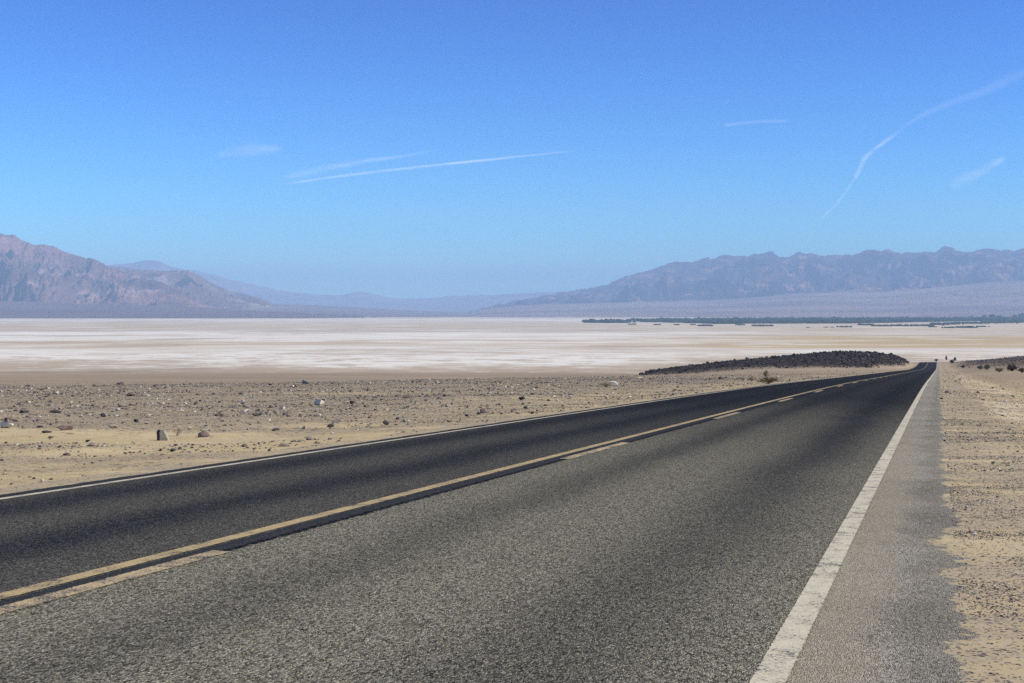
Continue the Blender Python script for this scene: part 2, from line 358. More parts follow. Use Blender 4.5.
# ---------------------------------------------------------------- other materials
def mat_stone(name, cols, attr=False):
    s = NT(name); P, x, y, z = s.pos()
    tc = s.n('TexCoord')
    if attr:
        at = s.n('Attribute', attribute_name='tint'); base = at.outputs['Color']
        col = s.mix(s.math('MULTIPLY', s.noise(P, 14, 3, .7), .5), base, s.mix(1.0, base, (.5, .5, .5), 'MULTIPLY'))
        return s.surf(col, .9, None, .15)
    n = s.noise(tc.outputs['Object'], 2.2, 5, .65); n2 = s.noise(tc.outputs['Object'], 9, 4, .7)
    col = s.mix(s.ss(n, .35, .65), cols[0], cols[1])
    col = s.mix(s.math('MULTIPLY', s.ss(n2, .5, .7), .5), col, tuple(c*.5 for c in cols[0]))
    return s.surf(col, .9, s.bump(n2, .6, .02), .15)
def mat_mountain(name, a, b, c, apron, sc=1.0, strk=(.5, .5, 1)):
    s = NT(name); P, x, y, z = s.pos()
    n = s.noise(P, .0011*sc, 7, .62); n2 = s.noise(P, .004*sc, 6, .65, (1, .4, 2.2)); n3 = s.noise(P, .012*sc, 5, .7)
    n4 = s.noise(P, .0022*sc, 6, .6, (.25, .5, 1.6))
    col = s.mix(s.ss(n, .40, .60), a, b)
    col = s.mix(s.math('MULTIPLY', s.ss(n2, .50, .66), .8), col, c)
    col = s.mix(s.math('MULTIPLY', s.ss(n3, .5, .7), .35), col, tuple(k*.5 for k in a))
    rk = s.n('Attribute', attribute_name='rock')
    ap = s.mix(s.ss(n4, .38, .62), apron[0], apron[1])
    ap = s.mix(s.math('MULTIPLY', s.ss(s.noise(P, .0035*sc, 6, .65, (.18, .8, 1)), .56, .68), .6), ap, apron[2])
    col = s.mix(s.ss(s.math('ADD', rk.outputs['Fac'], s.math('MULTIPLY', s.math('SUBTRACT', n2, .5), .35)), .42, .58), ap, col)
    n5 = s.noise(P, .028*sc, 5, .75)
    col = s.mix(s.math('MULTIPLY', s.ss(n5, .52, .68), .35), col, c)
    return s.surf(col, .95, s.bump(s.math('ADD', n3, s.math('MULTIPLY', n5, .5)), 1.0, 60), .05)
def mat_leaf(name, a, b):
    s = NT(name); P, x, y, z = s.pos()
    g = s.n('NewGeometry'); col = s.mix(g.outputs['Random Per Island'], a, b)
    return s.surf(col, .8, None, .15)
def mat_cloud(name, alpha):
    s = NT(name); uvn = s.n('UVMap'); sp = s.n('SeparateXYZ'); s.set(sp.inputs[0], uvn.outputs[0])
    P, x, y, z = s.pos()
    v = s.math('ABSOLUTE', s.math('SUBTRACT', s.math('MULTIPLY', sp.outputs[1], 2.0), 1.0))
    v = s.math('ADD', v, s.math('MULTIPLY', s.math('SUBTRACT', s.noise(P, .0011, 5, .6), .5), .5))
    edge = s.math('SUBTRACT', 1.0, s.ss(v, .0, .95))
    ends = s.math('MULTIPLY', s.ss(sp.outputs[0], 0, .12), s.math('SUBTRACT', 1.0, s.ss(sp.outputs[0], .86, 1)))
    n = s.ss(s.noise(P, .0005, 6, .65), .25, .65)
    al = s.math('MULTIPLY', s.math('MULTIPLY', s.math('MULTIPLY', edge, ends), s.math('ADD', .18, s.math('MULTIPLY', n, .95))), alpha, clamp=True)
    d = s.n('BsdfDiffuse'); d.inputs[0].default_value = (.9, .9, .9, 1); t = s.n('BsdfTranslucent'); t.inputs[0].default_value = (.9, .9, .9, 1)
    ad = s.n('AddShader'); s.set(ad.inputs[0], d.outputs[0]); s.set(ad.inputs[1], t.outputs[0])
    tr = s.n('BsdfTransparent'); mx = s.n('MixShader'); s.set(mx.inputs[0], al); s.set(mx.inputs[1], tr.outputs[0]); s.set(mx.inputs[2], ad.outputs[0])
    s.t.links.new(mx.outputs[0], s.out.inputs[0]); return s.m

# ================================================================ GROUND
nr, nc = 620, 620
r = np.concatenate([np.linspace(-35, 4, 30)[:-1], np.exp(np.linspace(math.log(4), math.log(25000), nr-29))])
cc = np.linspace(-1, 1, nc); cc = np.sign(cc)*(.45*np.abs(cc)+.75*np.abs(cc)**2.2)
Yg = np.repeat(r[:, None], nc, 1); Xg = cc[None, :]*(np.clip(Yg, 0, None)+60)*.95+Yg*.02
Zg = ground(Xg, Yg)
xg_, yg_ = Xg.ravel(), Yg.ravel()
bumpz = hill(Xg, Yg, np.zeros_like(Xg))
ug = UU(Xg, Yg)
dark = sm(bumpz+1.2*(fbm(Xg/14, Yg/14, 4, 77)-.5), .35, 1.6)
bank = sm(np.clip((ug-5)*.14, 0, 9)*np.exp(-((Yg-520-(ug-20)*-2.2)/150.0)**2)+1.5*(fbm(Xg/20, Yg/20, 4, 78)-.5), .6, 1.9)*.6
mesh_np('ground', np.stack([Xg, Yg, Zg], -1).reshape(-1, 3), grid_faces(len(r), nc), mat_ground(), kind='structure', smooth=True,
        attrs={'dark': np.maximum(dark, bank).ravel()})

# ================================================================ ROAD
def strip(name, u0, u1, s0, s1, mat, lift, nu=2, step=None, **kw):
    ss_ = [s0]
    while ss_[-1] < s1: ss_.append(min(s1, ss_[-1]+(step or max(.5, ss_[-1]*.02))))
    ss_ = np.array(ss_); us_ = np.linspace(u0, u1, nu)
    U_, S_ = np.meshgrid(us_, ss_); X_, Y_ = XY(U_, S_)
    Z_ = -drop(Y_)-.02*np.minimum(np.abs(U_), 4.4)+lift
    uv = np.stack([(U_-u0)/(u1-u0), S_], -1).reshape(-1, 2)
    V = np.stack([X_, Y_, Z_], -1).reshape(-1, 3); Fc = grid_faces(len(ss_), nu)
    return mesh_np(name, V, Fc, mat, uv=uv, smooth=True, **kw)
strip('road', -4.45, 5.4, -30, 1150, mat_road(), 0, nu=21, kind='structure')
wp = mat_paint('white_road_paint', (.66, .58, .41), .535); yp = mat_paint('yellow_road_paint', (.54, .40, .19), .525); yp2 = mat_paint('worn_yellow_road_paint', (.54, .41, .22), .50, .09)
strip('edge_line', 3.58, 3.73, -30, 1150, wp, .004, kind='structure')
strip('edge_line', -3.70, -3.58, -30, 1150, wp, .004, kind='structure')
strip('centre_line', -.20, -.055, -30, 1150, yp, .004, nu=3, kind='structure')
k = -2
while 5.4+11.15*k < 400:
    s0 = 5.4+11.15*k; strip('centre_dash', .05, .19, s0, s0+3.25, yp2, .004, nu=3, step=.5, kind='structure'); k += 1

# ================================================================ STONES
def ico(sub):
    bm = bmesh.new(); bmesh.ops.create_icosphere(bm, subdivisions=sub, radius=1)
    V = np.array([v.co[:] for v in bm.verts]); Fc = np.array([[v.index for v in f.verts] for f in bm.faces]); bm.free(); return V, Fc
def rock_shape(V, rng, cuts=9, jit=.08, flat=.6):
    V = V.copy(); V += rng.normal(0, jit, V.shape)
    for _ in range(cuts):
        n = rng.normal(size=3); n /= np.linalg.norm(n); d = rng.uniform(.38, .72)
        k_ = V@n; m = k_ > d; V[m] -= np.outer(k_[m]-d, n)
    V *= np.array([rng.uniform(.8, 1.25), rng.uniform(.7, 1.1), flat*rng.uniform(.7, 1.2)]); return V
I1 = ico(1); I2 = ico(2); I3 = ico(3)
def scatter_mesh(name, pts, rad, cols, mat, base, nvar=14, flat=.6, jit=.12, cuts=6, sink=.25, **kw):
    bV, bF = base; var = [rock_shape(bV, RNG, cuts, jit, flat) for _ in range(nvar)]
    var = np.stack(var); n = len(pts); vi = RNG.integers(0, nvar, n); th = RNG.uniform(0, 6.283, n)
    V = var[vi]; c_, s_ = np.cos(th)[:, None], np.sin(th)[:, None]
    X = V[..., 0]*c_-V[..., 1]*s_; Y = V[..., 0]*s_+V[..., 1]*c_; Z = V[..., 2]+flat*(1-2*sink)*.7
    R = rad[:, None]; out = np.stack([X*R+pts[:, 0:1], Y*R+pts[:, 1:2], Z*R+pts[:, 2:3]], -1).reshape(-1, 3)
    Fc = (bF[None]+np.arange(n)[:, None, None]*len(bV)).reshape(-1, 3)
    col = np.repeat(np.concatenate([cols, np.ones((n, 1))], 1), len(bV), 0)
    return mesh_np(name, out, Fc, mat, col=col, **kw)

PAL = {'grey': ((.15, .13, .12), (.23, .20, .18)), 'dark': ((.05, .042, .042), (.09, .075, .07)), 'red': ((.15, .095, .08), (.22, .15, .125)),
       'buff': ((.34, .30, .22), (.42, .37, .27)), 'tan': ((.34, .26, .18), (.44, .35, .25)), 'white': ((.56, .50, .38), (.68, .62, .50)), 'green': ((.24, .25, .20), (.34, .34, .28))}
KN = ['grey', 'dark', 'red', 'tan', 'white', 'green']; KP = [.28, .27, .11, .18, .10, .06]
def spread(density, r0, r1, ymin, ymax, side, dens_fn=None):
    """random stones in a wedge of ground beside the road"""
    if side < 0: area = .5*(ymax**2-ymin**2)*.9
    elif side == 2: area = .06*.5*(ymax**2-ymin**2)+.5*(ymax-ymin)
    else: area = 7*(ymax-ymin)
    n = int(density*area)
    if side < 0:
        y = np.sqrt(RNG.uniform(ymin**2, ymax**2, n)); x = RNG.uniform(-.45, .45, n)*y; u = UU(x, y); k_ = u < -4.2
    elif side == 2:
        y = ymin+(ymax-ymin)*RNG.random(n)**.6; u = 4.38+RNG.random(n)*(.5+.06*y); x = u/K-4.47+.3*y; k_ = u > 4.38
    else:
        y = RNG.uniform(ymin, ymax, n); u = RNG.uniform(4.35, 11.35, n); x = u/K-4.47+.3*y; k_ = u > 4.3
    x, y, u = x[k_], y[k_], u[k_]
    if side < 0:
        g = fbm(x*.18, y*.5, 4, 51); g2 = fbm(x*.06, y*.12, 3, 52)
        p = .12+.88*np.clip((g-.36)/.2, 0, 1)
        p *= np.where(-u < 6.5+5*g2, .5, 1.0)
        inst = (y > 22.3) & (y < 25.5+2*g) & (x < -2); p = np.where(inst, p*.05, p)
        p *= 1-.85*sm(y, 110, 250)
    else:
        p = .12+.88*np.clip((fbm(x*.8, y*1.5, 4, 61)-.44)/.14, 0, 1)
    k_ = RNG.random(len(x)) < p; x, y = x[k_], y[k_]
    k_ = y < 560; x, y = x[k_], y[k_]
    rr = r0*(1-RNG.random(len(x))*(1-(r0/r1)**2))**-.5
    return x, y, rr
XX, YY, RR = [], [], []
for a_ in [(44, .012, .028, 11.5, 55, -1), (7.5, .028, .055, 11.5, 130, -1), (1.2, .05, .10, 14, 260, -1), (.05, .10, .19, 34, 430, -1), (.002, .2, .4, 90, 450, -1),
           (2600, .0035, .009, 4.6, 15, 2), (420, .006, .013, 4.6, 30, 2), (40, .012, .028, 6, 60, 2), (3, .02, .05, 12, 150, 1), (.25, .05, .13, 40, 300, 1)]:
    x, y, rr = spread(*a_); XX.append(x); YY.append(y); RR.append(rr)
XX, YY, RR = map(np.concatenate, (XX, YY, RR))
pixx = 512+F*XX/YY; vis = (pixx > -30) & (pixx < 1054); XX, YY, RR = XX[vis], YY[vis], RR[vis]
ZZ = ground(XX, YY); _u = UU(XX, YY); ZZ = np.where((_u < 5.4) & (_u > -4.45), -drop(YY)-.088, ZZ); kind = RNG.choice(len(KN), len(XX), p=KP)
order = np.argsort(-RR/YY); big = order[:276]; rest = order[276:]
def tint(kd):
    lo = np.array([PAL[KN[q]][0] for q in kd]); hi = np.array([PAL[KN[q]][1] for q in kd]); return lo+(hi-lo)*RNG.random((len(kd), 1))
tm = mat_stone('gravel_stone', None, True)
scatter_mesh('gravel', np.stack([XX, YY, ZZ], -1)[rest], RR[rest], tint(kind[rest]), tm, I1, kind='stuff', label='countless small mixed stones strewn over the desert plain and verge', cat='gravel')
SM = {k_: mat_stone(k_+'_stone', v_) for k_, v_ in PAL.items()}
WORDS = {'buff': 'buff', 'grey': 'grey', 'dark': 'blackish', 'red': 'reddish brown', 'tan': 'sandy tan', 'white': 'pale cream', 'green': 'greenish grey'}
protos = {}
def rock_proto(kn):
    L_ = []
    for i in range(5):
        V = rock_shape(I2[0], RNG, 15, .05, .62); o = mesh_np('rock', V, I2[1], SM[kn], link=False); L_.append(o.data)
        bpy.data.objects.remove(o)
    return L_
for i in big:
    kn = KN[kind[i]]
    if kn not in protos: protos[kn] = rock_proto(kn)
    rgt = UU(XX[i], YY[i]) > 0
    nm = 'pebble' if RR[i] < .03 else 'rock'
    o = bpy.data.objects.new(nm, random.choice(protos[kn])); C.objects.link(o)
    sc = float(RR[i]); o.scale = (sc, sc, sc); o.location = (float(XX[i]), float(YY[i]), float(ZZ[i])+sc*.25); o.rotation_euler = (0, 0, random.uniform(0, 6.28))
    if rgt: tag(o, 'one of many small %s stones scattered on the sandy verge right of the road' % WORDS[kn], 'stone', '%s stones on the right verge' % WORDS[kn])
    else: tag(o, 'one of many loose %s stones scattered over the gravel plain left of the road' % WORDS[kn], 'stone', '%s stones on the gravel plain' % WORDS[kn])
# rocks that can be told apart: px, py(base), width px, kind, height ratio, label
def hero(px, py, wpx, kn, ratio, label, name='rock', seed=1, shape=None):
    x, y, z = hit(px, py); w = wpx*y/F; rng = np.random.default_rng(seed)
    V = rock_shape(I3[0], rng, 12, .015, 1.0) if shape is None else shape(I3[0].copy(), rng)
    V -= (V.max(0)+V.min(0))/2; ext = V.max(0)-V.min(0); V = V/ext*np.array([w, w*.85, w*ratio]); V[:, 2] += w*ratio*.40
    o = mesh_np(name, V, I3[1], SM[kn], label=label, cat='rock'); o.location = (x, y, z); return o
def upright(V, rng):   # upright wedge: steep left side, right side sloping down
    V[:, 2] = np.clip(V[:, 2]*1.5, -1, 1)
    V[:, 0] = np.clip(V[:, 0]*1.35, -1, 1); V[:, 1] = np.clip(V[:, 1]*1.35, -.9, .9)
    top = (V[:, 2]+1)/2; V[:, 0] = np.where(V[:, 0] > 0, V[:, 0]*(1-.45*top**1.3), V[:, 0])
    # a flat left face turned a little to the viewer
    V[:, 1] -= (V[:, 0] < -.2)*(-V[:, 0]-.2)*-.9
    for n_, d in (((.75, -.1, .66), .52), ((.25, -.85, .45), .80), ((-.2, -.1, .97), .9)):
        n_ = np.array(n_)/np.linalg.norm(n_); k_ = V@n_; m = k_ > d; V[m] -= np.outer(k_[m]-d, n_)
    return V+rng.normal(0, .012, V.shape)
def peaked(V, rng):
    t = (V[:, 2]+1)/2; V[:, :2] *= (1-.75*t)[:, None]; return V+rng.normal(0, .03, V.shape)
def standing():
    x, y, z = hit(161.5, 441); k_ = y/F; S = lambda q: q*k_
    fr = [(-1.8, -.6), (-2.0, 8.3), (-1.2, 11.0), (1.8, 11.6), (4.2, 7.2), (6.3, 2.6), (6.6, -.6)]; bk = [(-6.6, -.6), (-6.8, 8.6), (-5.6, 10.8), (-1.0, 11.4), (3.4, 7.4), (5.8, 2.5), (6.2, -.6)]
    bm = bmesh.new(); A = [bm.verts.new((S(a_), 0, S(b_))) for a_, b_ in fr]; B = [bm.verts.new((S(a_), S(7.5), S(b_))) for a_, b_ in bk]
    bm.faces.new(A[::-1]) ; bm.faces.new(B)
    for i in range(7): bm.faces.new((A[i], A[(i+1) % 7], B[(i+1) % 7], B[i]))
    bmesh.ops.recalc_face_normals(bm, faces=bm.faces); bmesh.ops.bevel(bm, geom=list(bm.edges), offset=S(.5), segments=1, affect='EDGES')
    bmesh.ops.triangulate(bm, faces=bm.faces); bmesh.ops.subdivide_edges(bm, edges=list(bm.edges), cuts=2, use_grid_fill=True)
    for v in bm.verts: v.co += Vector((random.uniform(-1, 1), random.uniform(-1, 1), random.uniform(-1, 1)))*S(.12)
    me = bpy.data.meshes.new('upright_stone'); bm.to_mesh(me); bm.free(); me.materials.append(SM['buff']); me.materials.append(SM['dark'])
    for p in me.polygons: p.material_index = 1 if p.normal.x < -.55 else 0  # faces turned away from the sun are coloured dark, painting in their shade
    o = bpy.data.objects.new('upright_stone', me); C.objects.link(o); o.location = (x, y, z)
    tag(o, 'upright wedge of grey stone with shade painted black on its left face, standing on bare sand', 'rock')
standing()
hero(203.5, 437, 12, 'red', .62, 'small pointed reddish stone on sand right of the upright wedge stone', 'pointed_stone', 4, peaked)
hero(7, 428, 14, 'white', .50, 'flat cream boulder at the left border of the photo, largest pale rock', seed=5)
hero(8, 420, 8, 'red', .5, 'dark reddish rock just behind the flat cream boulder', seed=6)
hero(65, 430, 15, 'red', .33, 'low wide dusty red rock at the edge of the sand strip', seed=7)
hero(47, 433, 9, 'dark', .33, 'flat black rock half on the sand strip at far left', seed=8)
hero(51, 438.5, 5, 'dark', .55, 'small black stone with a tail lying alone on the bare sand strip', seed=9)
hero(88, 442, 5, 'dark', .5, 'small black stone at the lower edge of the sand strip', seed=10)
hero(103, 417, 6, 'dark', .8, 'angular black rock beside a white chip in the gravel at left', seed=11)
hero(113, 428, 9, 'tan', .5, 'sandy orange rock with a dark left side behind the sand strip', seed=12)
hero(24, 413, 9, 'dark', .35, 'flat dark rock in the gravel above the cream boulder', seed=13)
hero(55, 413, 12, 'dark', .35, 'long dark rock pair lying flat in the gravel at left', seed=14)
hero(130, 396, 8, 'red', .5, 'reddish hump of rock on the far side of the gravel at left', seed=15)
hero(120, 384.5, 7, 'dark', .35, 'dark flat stone farthest back on the smooth brown plain at left', seed=16)
hero(319, 405, 11, 'white', .6, 'biggest pale grey block in the gravel, its left side dark', seed=17)
hero(352.5, 404, 6, 'dark', .6, 'black pointed rock right of the biggest pale grey block', seed=18)
hero(257, 416, 9, 'dark', .35, 'black rock with a paler companion in the mid gravel', seed=19)
hero(304, 429, 5, 'tan', .75, 'rounded cream tan stone at the front edge of the gravel', seed=20)
hero(331, 427, 7, 'dark', .6, 'black rock at the front edge of the gravel below a grey slab', seed=21)
hero(337, 423, 9, 'grey', .45, 'grey slab just behind the black rock at the gravel front', seed=22)
hero(522, 400, 7, 'dark', .6, 'black boulder standing out in the thin gravel by the road bend of sand', seed=23)
hero(386, 425, 7, 'dark', .75, 'tall black stone at the edge of the pale sand near the road', seed=24)
hero(408, 398, 11, 'red', .3, 'long low rust coloured rock back in the gravel', seed=25)
hero(613, 386, 10, 'white', .55, 'cream rock beside a dry tuft near the left end of the black hill', seed=26)

# dark rubble on the hill and the bank
n = 60000; x = RNG.uniform(28, 190, n); y = RNG.uniform(350, 720, n)
bz = hill(x, y, np.zeros(n)); u = UU(x, y); keep = (bz+1.0*(fbm(x/14, y/14, 4, 77)-.5) > .35+.8*RNG.random(n)) & (u < -6)
x, y = x[keep], y[keep]; rr = .11*(1-RNG.random(len(x))*.975)**-.5
cl = np.array([(.030, .025, .024)])+RNG.random((len(x), 1))**4*np.array([(.16, .13, .11)])
scatter_mesh('black_rubble', np.stack([x, y, ground(x, y)], -1), rr, cl, tm, I1, flat=.85, sink=.1, kind='stuff', label='black varnished boulders heaped over the low hill left of the road', cat='rubble')
n = 20000; y = RNG.uniform(230, 700, n); u = RNG.uniform(6, 75, n); x = u/K-4.47+.3*y; pz = np.clip((u-5)*.14, 0, 9)*np.exp(-((y-520-(u-20)*-2.2)/150.0)**2)
keep = (pz > .4+2.2*RNG.random(n)); x, y = x[keep], y[keep]; rr = .09*(1-RNG.random(len(x))*.95)**-.5
cl = np.array([(.10, .08, .072)])+RNG.random((len(x), 1))**2*np.array([(.16, .13, .11)])
scatter_mesh('dark_rubble', np.stack([x, y, ground(x, y)], -1), rr, cl, tm, I1, flat=.8, sink=.15, kind='stuff', label='dark brown stones covering the low bank right of the road', cat='rubble')

# ================================================================ SHRUBS
def tube(V, Fc, p0, p1, r0, r1, n=4):
    p0, p1 = np.array(p0, float), np.array(p1, float); d = p1-p0; d /= np.linalg.norm(d)+1e-9
    a_ = np.cross(d, [0, 0, 1.0] if abs(d[2]) < .9 else [1.0, 0, 0]); a_ /= np.linalg.norm(a_); b_ = np.cross(d, a_); k_ = len(V)
    for p, r_ in ((p0, r0), (p1, r1)):
        for i in range(n): t = 2*math.pi*i/n; V.append(p+r_*(math.cos(t)*a_+math.sin(t)*b_))
    for i in range(n): j = (i+1) % n; Fc.append((k_+i, k_+j, k_+n+j, k_+n+i))
WOOD = {'rust': mat_leaf('dry_stem', (.20, .13, .07), (.34, .24, .14)), 'grey': mat_leaf('grey_stem', (.22, .19, .14), (.36, .31, .23)), 'dark': mat_leaf('dark_stem', (.05, .035, .025), (.11, .075, .05))}
LEAF = {'rust': mat_leaf('rust_leaf', (.07, .045, .022), (.26, .19, .09)), 'olive': mat_leaf('olive_leaf', (.10, .11, .05), (.24, .23, .13)), 'straw': mat_leaf('straw_leaf', (.36, .29, .17), (.50, .42, .26)),
        'dark': mat_leaf('dark_leaf', (.035, .03, .02), (.09, .06, .04))}
def shrub(px, py, wpx, hpx, wood, leaf, label, name='desert_shrub', dens=1.0, seed=1):
    rng = np.random.default_rng(seed); x, y, z = hit(px, py); w = wpx*y/F/2; h = hpx*y/F
    root = empty(name, (x, y, z), label, 'shrub'); V, Fc = [], []; tips = []
    for i in range(int(34*dens)):
        th = rng.uniform(0, 6.283); e = rng.uniform(.05, 1)**.6; rad = w*e; top = h*math.sqrt(max(0, 1-(e*.9)**2))*rng.uniform(.75, 1.05)
        p0 = np.array([0, 0, -.02]); pm = np.array([math.cos(th)*rad*.45, math.sin(th)*rad*.45, top*.6]); p1 = np.array([math.cos(th)*rad, math.sin(th)*rad, top])
        tube(V, Fc, p0, pm, h*.02, h*.013); tube(V, Fc, pm, p1, h*.013, h*.006); tips += [p1, (p1+pm)/2, pm]
        for j in range(3):
            q = p1+rng.normal(0, .14, 3)*np.array([w, w, h*.8]); q[2] = max(q[2], h*.08); tube(V, Fc, pm*.5+p1*.5, q, h*.008, h*.004, 3) if False else tube(V, Fc, pm*.5+p1*.5, q, h*.008, h*.004)
            tips.append(q)
    mesh_np('stems', V, Fc, WOOD[wood], parent=root)
    V, Fc = [], []
    for t in tips:
        for j in range(int(9*dens)+3):
            c_ = t+rng.normal(0, .07, 3)*np.array([w, w, h]); c_[2] = max(c_[2], .02*h)
            a_ = rng.normal(size=3); a_ /= np.linalg.norm(a_); b_ = np.cross(a_, rng.normal(size=3)); b_ /= np.linalg.norm(b_); L_ = h*rng.uniform(.03, .07); q = len(V)
            V += [c_-a_*L_, c_+b_*L_*.5, c_+a_*L_, c_-b_*L_*.5]; Fc.append((q, q+1, q+2, q+3))
    mesh_np('leaves', V, Fc, LEAF[leaf], parent=root)
    return root
shrub(768, 384, 20, 7, 'dark', 'rust', 'low rusty and dark shrub hugging the left road edge below the black hill', seed=1)
shrub(752, 381, 8, 4, 'rust', 'straw', 'small straw tuft just left of the rusty roadside shrub', 'dry_tuft', seed=2)
shrub(766, 377, 5, 6, 'grey', 'straw', 'pale upright tuft standing behind the rusty roadside shrub', 'dry_tuft', seed=3)
shrub(606, 387, 14, 5, 'rust', 'straw', 'straw coloured dry bush left of the cream rock near the black hill', 'dry_tuft', seed=4)
shrub(675, 391, 4, 2, 'grey', 'olive', 'tiny green tuft on the verge beside the left edge of the road', 'dry_tuft', seed=5)
shrub(177, 436, 10, 9, 'grey', 'straw', 'wispy dead weed on the sand between the wedge stone and the pointed stone', 'dry_weed', .35, seed=6)
shrub(946.3, 360.5, 1.8, 4.5, 'dark', 'dark', 'slim dark shrub against the salt flat just right of the road crest', seed=7)
shrub(936.5, 361.6, 3.6, 2.4, 'dark', 'dark', 'low dark shrub at the road edge on the distant crest', seed=8)
shrub(955, 361.2, 2.6, 3.6, 'dark', 'olive', 'spindly shrub on top of the dark bank near the road crest', seed=9)
shrub(952, 363.5, 5, 3.5, 'dark', 'dark', 'dark mound of scrub at the near end of the right bank', seed=10)
shrub(963, 368, 5, 2.5, 'dark', 'dark', 'dark shrub nearest the road among those right of the sandy shoulder', seed=11)
shrub(980, 369.5, 5.5, 4, 'dark', 'rust', 'small brown shrub left of the round grey green one on the right', seed=12)
shrub(987, 370, 6.5, 5, 'grey', 'olive', 'round grey green shrub right of the road below the bank', seed=13)
shrub(1000, 372.5, 10, 4, 'rust', 'rust', 'spreading rusty shrub between the grey green and the big dark one', seed=14)
shrub(1012, 371.5, 10, 6.5, 'dark', 'dark', 'biggest dark rounded shrub below the bank at right', seed=15)
shrub(1022, 373, 7, 5, 'dark', 'rust', 'reddish shrub cut by the right border of the photo', seed=16)

# far mesquite: clumps of leafy blobs on the valley floor
MES = mat_leaf('mesquite_leaf', (.009, .022, .009), (.028, .050, .020))
MES2 = mat_leaf('far_scrub_leaf', (.05, .065, .035), (.10, .11, .06))
TRK = mat_leaf('tree_bark', (.10, .07, .05), (.16, .12, .09))
def blobs(P_, R_, seed):
    rng = np.random.default_rng(seed); bV, bF = I1; n_ = len(P_)
    J = bV[None]*(1+rng.normal(0, .22, (n_, len(bV), 1)))*np.array([1.1, 1.1, .8])
    return (J*R_[:, None, None]+P_[:, None, :]).reshape(-1, 3), (bF[None]+np.arange(n_)[:, None, None]*len(bV)).reshape(-1, 3)
def floorpt(px, py):
    Y = F*(H-ZF)/(py-HOR); return (px-512)/F*Y, Y
# thicket belt: near edge row by column, far edge row
cols_ = mono([583, 600, 640, 680, 700, 730, 760, 800, 850, 900, 960, 1040], [322.6, 323, 323, 323.6, 324, 324, 323.6, 323.6, 323.4, 322.6, 321.5, 320.6])
colf_ = mono([583, 600, 640, 700, 760, 850, 900, 960, 1040], [321.9, 321.6, 320.2, 319.2, 318.7, 318.6, 318.7, 318.6, 318.5])
n = 26000; px = RNG.uniform(583, 1060, n); t = RNG.random(n)
py = cols_(px)*(1-t)+colf_(px)*t; Yb = F*(H-ZF)/(py-HOR); Xb = (px-512)/F*Yb
g = fbm(Xb/120, Yb/260, 4, 91); keep = (g > np.where(px < 700, .45, .31)+.10*(1-t)*RNG.random(n)) | (t < .0); Xb, Yb, g = Xb[keep], Yb[keep], g[keep]
Rb = RNG.uniform(3, 6.5, len(Xb))*(1+.5*(RNG.random(len(Xb)) > .96))
Vb, Fb = blobs(np.stack([Xb, Yb, ZF+Rb*.5], -1), Rb, 5)
mesh_np('mesquite_thicket', Vb, Fb, MES, kind='stuff', label='long dark green belt of mesquite thicket across the far valley floor', cat='thicket')
# second thinner band at right, nearer
n = 2600; px = RNG.uniform(930, 1060, n); py = 324.6-(px-930)*.028+RNG.normal(0, .35, n); Yb = F*(H-ZF)/(py-HOR); Xb = (px-512)/F*Yb; keep = fbm(Xb/60, Yb/200, 3, 93) > .42
Xb, Yb = Xb[keep], Yb[keep]; Rb = RNG.uniform(2.2, 4.2, len(Xb)); Vb, Fb = blobs(np.stack([Xb, Yb, ZF+Rb*.5], -1), Rb, 6)
mesh_np('scrub_band', Vb, Fb, MES, kind='stuff', label='narrow dark green band of scrub in front of the belt at right', cat='thicket')
FS = [(632, 324.6, 7, 'left'), (657, 325, 6, ''), (676, 325, 5, ''), (693, 324.9, 5, ''), (705, 326, 14, 'wide'), (740, 325.2, 9, ''), (763, 326.2, 18, 'wide'), (808, 327.6, 3, 'tiny'), (826, 327.4, 4, 'tiny'),
      (832, 327.4, 4, 'tiny'), (844, 327.2, 11, ''), (866, 325.2, 13, ''), (882, 326.3, 16, 'wide'), (900, 326, 15, 'wide'), (921, 326, 17, 'wide'), (933, 327.2, 6, ''), (948, 328, 10, ''), (965, 327.8, 16, 'wide'), (981, 327, 8, 'wide')]
lab = {0: 'first small clump of scrub on the flat below the left end of the belt', 4: 'wide dark clump of mesquite just below the belt left of the widest detached one', 6: 'widest clump of mesquite standing detached below the belt on bare flat',
       10: 'flat clump of scrub alone on the bare flat right of the tiny bushes', 12: 'long low clump, first of the three in a row before the belt', 13: 'middle clump of the three long ones in a row before the belt', 14: 'last of the three long clumps in a row before the belt',
       17: 'wide clump of scrub nearest the viewer below the narrow band at right', 18: 'rounded clump at the right end of the nearer scrub row', 16: 'brownish clump just left of the wide one nearest the viewer', 15: 'little clump touching the last of the three long ones', 11: 'clump tucked against the belt above the tiny bushes'}
for i, (px, py, w, kd) in enumerate(FS):
    X0, Y0 = floorpt(px, py); wm = w*Y0/F; n_ = max(6, int(w*5)); rng = np.random.default_rng(100+i)
    P_ = np.stack([rng.uniform(-.5, .5, n_)*wm, rng.normal(0, wm*.5, n_), rng.uniform(.2, 2.6, n_)], -1); R_ = rng.uniform(1.2, 2.9, n_)*(1.3 if w > 12 else 1)*(.6 if kd == 'tiny' else 1)
    P_[:, 2] = R_*.55; Vb, Fb = blobs(P_, R_, 200+i)
    if i in lab: L_, G_ = lab[i], None
    elif kd == 'tiny': L_, G_ = 'one of the three tiny bushes dotted on the bare flat below the belt', 'tiny bushes on the flat'
    else: L_, G_ = 'one of the small clumps of scrub hanging off the lower left edge of the belt', 'small clumps along the belt'
    o = mesh_np('mesquite_bush', Vb, Fb, MES if i % 3 else MES2, label=L_, cat='bush', group=G_); o.location = (X0, Y0, ZF)
